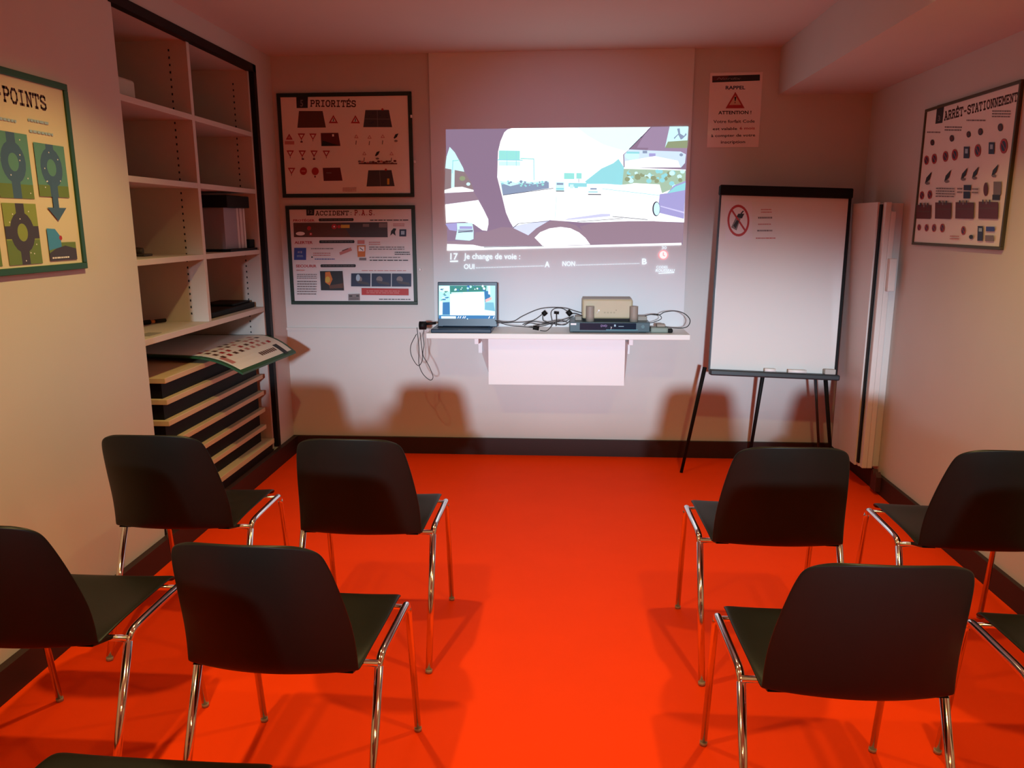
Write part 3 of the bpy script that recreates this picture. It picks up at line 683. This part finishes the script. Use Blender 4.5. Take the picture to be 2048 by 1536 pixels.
p.poly([(440, 575), (1235, 580), (1230, 622), (432, 625)], L2); p.rect(470, 590, 680, 622, L5)
for x in (705, 735, 775, 800, 1140, 1205): p.line(x, 618, x+18, 590, 9, LW)
p.disc(842, 626, 8, L5)
pl = p.build('screen', lid); pl.location = (0, 0, .0006)
lid.rotation_euler = (math.radians(84), 0, 0); lid.location = (-SW/2+.015, .055, .022)
MB().tube([(-.13, .052, .020), (.15, .052, .020)], .008, M_LAPTOP, 10).build('hinge', lt)

# DVD player
dv = empty('disc_player', (.266, 4.51, .815)); tag(dv, 'dark blue-grey flat disc player on the right half of the desk', 'disc player')
MB().box(-.228, .228, -.11, .14, .006, .062, M_PLAYER, .003).build('housing', dv)
fp = MB(); fp.box(-.17, .15, -.1125, -.108, .018, .058, mat('player window', (.005, .012, .03), .15)); fp.box(-.02, .16, -.114, -.11, .018, .021, mat('cyan strip', (.05, .3, .35), .4)); fp.build('display_window', dv)
bt = MB(); bt.tube([(.188, -.115, .038), (.188, -.108, .038)], .010, mat('player button', (.08, .16, .18), .3), 14); bt.build('button', dv)
p = Print(.2, .04); p.text('DVD', .0, .028, .035, .016, em('display violet', (.5, .35, .7), .7)); p.rect(.075, .018, .085, .03, I_PBL); p.rect(.10, .018, .13, .021, I_PBL); p.text('7', .055, .016, .063, .002, I_WH)
s = p.build('printed_marks', dv); orient(s, (0, 0, 0), (1, 0, 0), (0, 0, 1)); s.location = (-.05, -.1132, .020)
for x in (-.19, .19): MB().box(x-.02, x+.02, -.08, -.04, 0, .006, M_BLACK).build('foot', dv)
MB().box(-.222, -.19, -.1125, -.108, .046, .056, I_WH).build('disc_label', dv)
# beige loudspeaker like device on the player
bs = empty('beige_device', (.270, 4.53, .877)); tag(bs, 'old beige boxy projector with two round taupe feet, on the disc player', 'projector')
MB().box(-.160, .130, -.07, .10, .012, .125, M_BEIGE, .012).build('housing', bs)
MB().box(-.145, .12, -.06, .09, .0, .014, M_BLACK).build('base_plate', bs)
MB().box(-.155, .125, -.06, .09, .123, .128, M_TAUPE, .002).build('top_cover', bs)
for x in (-.115, .135):
    b = MB(); b.tube([(x, -.085, 0), (x, -.085, .030), (x, -.085, .034), (x, -.085, .082), (x, -.085, .088)], .024, M_TAUPE, 20)
    b.build('round_foot', bs)
MB().box(-.20, -.162, -.05, .03, .0, .024, M_TAUPE, .004).box(.162, .215, -.05, .03, 0, .026, M_TAUPE, .004).build('side_foot', bs)
p = Print(.1, .03); p.line(0, 0, .010, .014, .003, I_WH); p.disc(.011, .016, .005, I_WH); p.line(.001, .001, .010, .013, .001, I_K); p.disc(.11, .018, .002, I_K)
for i in range(4): p.rect(.04+i*.018, .0, .05+i*.018, .008, ink('faint buff', (.40, .33, .2)))
s = p.build('printed_marks', bs); orient(s, (0, 0, 0), (1, 0, 0), (0, 0, 1)); s.location = (-.075, -.0712, .045)
# cables
CX, CZ, CY_ = -.785, .835, 4.36
def wz(px, py, y=4.40):      # a point of the flat cable sketch (photo pixels) on the plane at depth y
    d = R.T @ np.array([px-1024, py-768, F]); t_ = y/d[1]; return Vector((d[0]*t_, y, d[2]*t_+CAM_H))
cb = MB()
cb.tube([wz(833, 668, 4.325), wz(822, 690, 4.325), wz(822, 708, 4.325), wz(830, 725, 4.325), wz(838, 731, 4.325), wz(845, 718, 4.322), wz(843, 690, 4.32), wz(840, 665, 4.325)], .0022, M_CABLE, 6, 6)
cb.tube([wz(834, 655, 4.32), wz(836, 675, 4.32), wz(838, 700, 4.317), wz(838, 728, 4.317), wz(846, 748, 4.317), wz(860, 760, 4.317), wz(866, 753, 4.317), wz(857, 730, 4.317), wz(846, 710, 4.313), wz(848, 690, 4.31), wz(846, 672, 4.315), wz(848, 660, 4.32)], .0022, M_CABLE, 6, 6)
c = tag(cb.build('hanging_cable'), 'thin black cable hanging in loops off the left end of the desk', 'cable')
b = MB(); b.tube([wz(839, 651, 4.335), wz(852, 651, 4.335)], .024, M_BLACK, 20); b.tube([wz(852, 648, 4.345), wz(872, 646, 4.35)], .008, M_BLACK, 8)
pl_ = b.build('power_plug', c); pl_['label'] = 'black round plug'
cb = MB(); Y = 4.47
def desk_tube(pts, r=.0024, y=Y): cb.tube([wz(a, b_, y) for a, b_ in pts], r, M_CABLE, 6, 6)
desk_tube([(990, 641), (1010, 644), (1028, 642), (1045, 632), (1075, 619), (1100, 615), (1130, 616), (1150, 622), (1164, 626)], y=4.44)
desk_tube([(992, 646), (1020, 645), (1050, 644), (1068, 640), (1085, 628)], y=4.46)
desk_tube([(1086, 628), (1086, 640), (1096, 645), (1104, 650)], y=4.45)
desk_tube([(992, 643), (1020, 651), (1045, 653), (1072, 656)], y=4.40)
desk_tube([(1080, 661), (1092, 662), (1100, 656), (1110, 645), (1130, 643), (1140, 636)], y=4.40)
desk_tube([(1104, 641), (1102, 625), (1110, 617), (1125, 617), (1138, 625)], y=4.48)
desk_tube([(1048, 651), (1060, 646), (1080, 649), (1110, 644), (1130, 638), (1148, 632)], y=4.42)
desk_tube([(1055, 654), (1085, 652), (1105, 647), (1128, 650), (1140, 642)], y=4.42)
desk_tube([(1113, 628), (1113, 645), (1112, 652)], .0035, 4.46)
desk_tube([(1135, 630), (1150, 627), (1165, 632)], .003, 4.45)
desk_tube([(1045, 649), (1065, 643), (1090, 645), (1118, 640), (1135, 646), (1120, 650), (1096, 646), (1070, 652)], y=4.41)
c = tag(cb.build('cable_tangle'), 'tangle of thin black cables on the desk between laptop and disc player', 'cable')
for nm, a, b_, r in (('connector', (1086, 623), (1092, 630), .014), ('connector', (1135, 622), (1142, 630), .015), ('connector', (1066, 655), (1078, 657), .012), ('connector', (1108, 625), (1118, 626), .008)):
    MB().tube([wz(*a, 4.45 if r > .012 else 4.41), wz(*b_, 4.45 if r > .012 else 4.41)], r, M_BLACK, 12).build(nm, c)
cb = MB()
cb.tube([wz(a, b_, 4.44) for a, b_ in ((1290, 632), (1302, 629), (1318, 630), (1330, 624), (1352, 622), (1370, 628), (1380, 640), (1376, 652), (1364, 656), (1340, 655), (1325, 652))], .0026, M_CABLE, 6, 6)
cb.tube([wz(a, b_, 4.45) for a, b_ in ((1292, 631), (1310, 628), (1320, 631), (1322, 638), (1305, 645), (1290, 646))], .0022, M_CABLE, 6, 6)
tag(cb.build('looped_cable'), 'black cable making a wide loop at the right end of the desk', 'cable')
simple('power_adapter', 'grey-green power adapter lying right of the disc player', 'adapter', MB().box(-.065, .035, -.03, .03, 0, .032, mat('grey green plastic', (.22, .26, .22), .5), .008).box(-.03, .02, -.02, .03, .032, .050, M_TAUPE, .006).box(.035, .062, -.022, .022, 0, .022, M_BLACK, .006), (.565, 4.44, .8155))

# ------------------------------------------------------------------ flip chart easel
fc = empty('flip_chart', (1.17, 4.42, 0)); tag(fc, 'black framed flip chart whiteboard easel right of the desk', 'flip chart')
LEAN = math.atan2(.10, .98)
bd = empty('tmp', (0, 0, 0))
Bm = Matrix.Translation((.018, -.02, .600)) @ Matrix.Rotation(-LEAN, 4, 'X') @ Matrix.Rotation(math.radians(2.0), 4, 'Y')
bpy.data.objects.remove(bd)
def on_board(o): o.matrix_local = Bm; return o
on_board(MB().box(-.348, .348, -.008, .008, .0, .985, M_WB, .003).build('board', fc))
on_board(MB().box(-.355, -.346, -.011, .012, -.01, .985, M_GREYMET, .002).build('board_edge', fc)); on_board(MB().box(.346, .364, -.008, .02, -.01, .985, M_BLACK, .002).build('board_edge', fc))
on_board(MB().box(-.360, .364, -.030, .018, .975, 1.03, M_BLACK, .008).build('paper_clamp', fc))
tr_ = MB()
tr_.box(-.352, .364, -.060, .01, -.032, .0, mat('tray dark', (.02, .025, .03), .45), .008)
on_board(tr_.build('pen_tray', fc))
def leg(a, b, r0=.012, r1=.009):
    o = MB().tube([a, b], r0, M_BLACK, 12, r1=r1).build('leg', fc); return o
ox, oy = 1.17, 4.42
leg((.815-ox, 4.41-oy, .62), (.700-ox, 4.365-oy, 0.0))
leg((1.49-ox, 4.41-oy, .60), (1.555-ox, 4.345-oy, 0.0))
leg((1.155-ox, 4.44-oy, .60), (1.142-ox, 4.600-oy, 0.0))
MB().tube([(1.44-ox, 4.43-oy, .60), (1.535-ox, 4.50-oy, .0)], .008, M_GREYMET, 8).build('strut', fc)
# sticker on the board
def art_phone(p):
    p.rect(165, 145, 300, 330, ink('sticker white', (.70, .64, .66))); p.rect(302, 160, 430, 325, ink('sticker pale', (.68, .64, .62)))
    p.disc(232, 238, 55, I_R, ry=76, n=32); p.disc(232, 238, 45, ink('sticker white', (.7, .64, .66)), ry=64, n=32)
    p.poly([(195, 270), (222, 218), (245, 225), (222, 285)], I_G); p.poly([(222, 220), (232, 205), (262, 205), (250, 228)], I_K); p.line(245, 205, 258, 192, 6, I_K)
    p.line(198, 185, 268, 290, 9, I_R); p.poly([(205, 262), (225, 235), (236, 240), (218, 275)], I_K)
    p.lines(345, 180, 400, 205, 2, I_LR); p.lines(330, 215, 400, 235, 1, I_G); p.lines(330, 250, 395, 262, 1, I_LR); p.lines(325, 278, 400, 295, 1, I_G); p.lines(318, 315, 415, 330, 1, I_LR)
p = Print(.68, .955, [(155, 118), (770, 140), (700, 965), (85, 945)]); art_phone(p)
stk = p.build('no_phone_sticker', None); stk['label'] = 'no mobile phones sticker with a red ring, top left of the flip chart board'; stk['category'] = 'sticker'
stk.matrix_world = Matrix.Translation((1.17, 4.42, 0)) @ Bm @ Matrix.Translation((-.34, -.0085, .018)) @ Matrix.Rotation(PI/2, 4, 'X')
for x, l, nm, lab in ((-.02, .06, 'marker_pen', 'short white marker in the flip chart tray, left one'), (.11, .10, 'marker_pen', 'long white marker in the flip chart tray, right one')):
    o = MB().tube([(0, 0, 0), (l, 0, 0)], .010, I_WH, 12).build(nm); o['label'] = lab; o['category'] = 'marker'; o['group'] = 'markers in the flip chart tray'
    o.matrix_world = Matrix.Translation((1.17, 4.42, 0)) @ Bm @ Matrix.Translation((x-.03, -.045, .0102))
o = MB().box(-.03, .03, -.02, .02, 0, .03, mat('eraser grey', (.45, .45, .42), .7), .005).build('board_eraser'); tag(o, 'small grey board eraser at the right end of the flip chart tray', 'eraser')
o.matrix_world = Matrix.Translation((1.17, 4.42, 0)) @ Bm @ Matrix.Translation((.31, -.036, .0005))

# ------------------------------------------------------------------ tall narrow wall cabinet in the right corner
cbn = empty('wall_cabinet', (1.66, 4.32, 0)); tag(cbn, 'tall narrow white cabinet on the right wall beside the flip chart', 'cabinet')
ox, oy = 1.66, 4.32
MB().box(1.612-ox, XR-ox, 4.13-oy, 4.52-oy, .13, 1.525, M_CAB, .003).build('body', cbn)
MB().box(1.600-ox, 1.612-ox, 4.155-oy, 4.522-oy, .13, 1.532, M_CAB, .002).build('side_door', cbn)
MB().box(1.607-ox, 1.616-ox, 4.126-oy, 4.150-oy, .15, 1.52, M_BLACK).build('dark_gap_strip', cbn)  # solid black strip stands in for the dark of an open gap
MB().box(1.618-ox, 1.645-ox, 4.095-oy, 4.132-oy, .13, 1.53, M_CAB, .003).box(1.645-ox, 1.672-ox, 4.095-oy, 4.132-oy, .13, 1.485, M_CAB, .003).build('front_door', cbn)
MB().box(1.650-ox, 1.686-ox, 4.062-oy, 4.096-oy, 1.085, 1.25, M_CAB, .003).build('lock_box', cbn)
simple('red_shade_block', 'small dark red block standing for red-lit shadow at the foot of the tall narrow cabinet', 'painted shadow', MB().prism([(4.03, .02), (4.03, .10), (4.05, .125), (4.065, .10), (4.085, .13), (4.10, .115), (4.10, .02)], 1.672, 1.699, mat('dark red shade', (.06, .012, .01), .6), 'x'))  # red-lit shadow under the cabinet, put in as a dark red solid

# ------------------------------------------------------------------ ceiling downlight
dl = empty('ceiling_downlight', (-.064, 3.56, ZC)); tag(dl, 'round recessed downlight in the ceiling above the projection screen', 'ceiling light')
rg = MB(); bmr = rg.bm; kk = rg.mi(M_CHROME)
rings = [[bmr.verts.new((math.cos(a*2*PI/32)*r, math.sin(a*2*PI/32)*r, z)) for a in range(32)] for r, z in ((.052, 0.0), (.052, -.006), (.036, -.008), (.034, .0))]
for i in range(3):
    for j in range(32): f = bmr.faces.new((rings[i][j], rings[i][(j+1) % 32], rings[i+1][(j+1) % 32], rings[i+1][j])); f.material_index = kk; f.smooth = True
rg.build('rim', dl)
g = MB(); kk = g.mi(mat('lamp glow', (1, .85, .6), .5, emit=18)); f = g.bm.faces.new([g.bm.verts.new((math.cos(-a*2*PI/32)*.034, math.sin(-a*2*PI/32)*.034, -.002)) for a in range(32)]); f.material_index = kk
g.build('bulb', dl)

# ------------------------------------------------------------------ chairs
prof = [(-.050, .434, .203, 0, 0), (-.058, .449, .212, 0, .004), (-.085, .455, .215, 0, .008), (-.16, .455, .216, 0, .012), (-.25, .454, .215, 0, .014), (-.34, .452, .211, 0, .013),
        (-.405, .450, .205, .010, .004), (-.445, .453, .202, .030, -.004), (-.470, .469, .201, .056, -.006), (-.482, .500, .200, .068, -.004), (-.492, .55, .197, .070, 0), (-.504, .60, .192, .066, 0),
        (-.516, .65, .186, .060, 0), (-.525, .69, .180, .054, 0), (-.533, .727, .174, .048, -.002), (-.539, .755, .168, .044, -.005), (-.542, .774, .162, .040, -.008), (-.544, .788, .151, .034, -.011), (-.545, .796, .136, .027, -.011), (-.545, .799, .112, .016, -.008)]
def make_chair():
    root = empty('stacking_chair', (0, 0, 0))
    mb = MB(); kk = mb.mi(M_CHAIR); nu = 13; rows = []
    for (y, z, hw, cy, cz) in prof:
        rows.append([mb.bm.verts.new((hw*u, y+cy*abs(u)**2.2, z+cz*abs(u)**3-(.006 if cz > .01 else 0)*(1-u*u))) for u in [(-1+2*i/(nu-1)) for i in range(nu)]])
    for i in range(len(rows)-1):
        for j in range(nu-1):
            f = mb.bm.faces.new((rows[i][j], rows[i][j+1], rows[i+1][j+1], rows[i+1][j])); f.smooth = True; f.material_index = kk
    sh = mb.build('seat_shell', root)
    sm = sh.modifiers.new('thickness', 'SOLIDIFY'); sm.thickness = .009; sm.offset = 0
    ss = sh.modifiers.new('smooth', 'SUBSURF'); ss.levels = 1; ss.render_levels = 2
    for s in (-1, 1):
        # side rail with its bends, then the legs
        MB().tube([(s*.226, -.062, .420), (s*.227, -.075, .432), (s*.227, -.10, .434), (s*.226, -.20, .434), (s*.224, -.28, .432), (s*.223, -.315, .426), (s*.222, -.330, .408)], .0105, M_CHROME, 14, 4).build('side_rail', root)
        l = MB().tube([(s*.226, -.062, .424), (s*.227, -.052, .400), (s*.230, .0, .008)], .0092, M_CHROME, 14).build('leg', root)
        MB().tube([(s*.230, .0, .012), (s*.230, .001, .0)], .0105, M_RUBBER, 12).build('foot_cap', l)
        l = MB().tube([(s*.222, -.330, .411), (s*.226, -.495, .008)], .0105, M_CHROME, 14).build('leg', root)
        MB().tube([(s*.226, -.494, .012), (s*.226, -.496, .0)], .0112, M_RUBBER, 12).build('foot_cap', l)
        MB().hexa([(s*.135, -.332, .418), (s*.188, -.332, .418), (s*.188, -.42, .445), (s*.15, -.42, .445)], [(s*.135, -.327, .424), (s*.188, -.327, .424), (s*.188, -.41, .451), (s*.15, -.41, .451)], M_CHAIR).build('shell_bracket', root)
    MB().tube([(-.222, -.332, .418), (.222, -.332, .418)], .0085, M_CHROME, 12).build('crossbar', root)
    MB().tube([(-.228, -.085, .432), (.228, -.085, .432)], .007, M_CHROME, 12).build('crossbar', root)
    return root
def copy_tree(o, parent=None):
    c = o.copy(); col.objects.link(c)
    if parent is not None: c.parent = parent
    for ch in list(o.children): copy_tree(ch, c)
    return c
chair = make_chair()
CH = [(-1.285, 2.745, 0.5, 'black shell chair with chrome legs, front row, nearest the bookcase'),
      (-.650, 2.735, 0, 'black shell chair with chrome legs, front row, just left of the aisle'),
      (.675, 2.72, 0, 'black shell chair with chrome legs, front row, right of the aisle before the flip chart'),
      (1.315, 2.72, -1.5, 'black shell chair with chrome legs, front row, against the right wall'),
      (-1.300, 2.02, 0, 'black shell chair with chrome legs, second row, cut by the left photo edge'),
      (-.635, 1.955, -2, 'black shell chair with chrome legs, second row, left of the aisle'),
      (.634, 1.935, 0, 'black shell chair with chrome legs, second row, right of the aisle'),
      (1.270, 1.94, 0, 'black shell chair with chrome legs, second row, cut by the right photo edge'),
      (-.735, 1.280, -1, 'black shell chair, third row, only its front seat edge showing at the bottom photo edge')]
for i, (x, y, a, lab) in enumerate(CH):
    c = chair if i == 0 else copy_tree(chair)
    c.location = (x, y, 0); c.rotation_euler = (0, 0, math.radians(a))
    tag(c, lab, 'chair', 'black stacking chairs in rows')
bpy.context.view_layer.update()
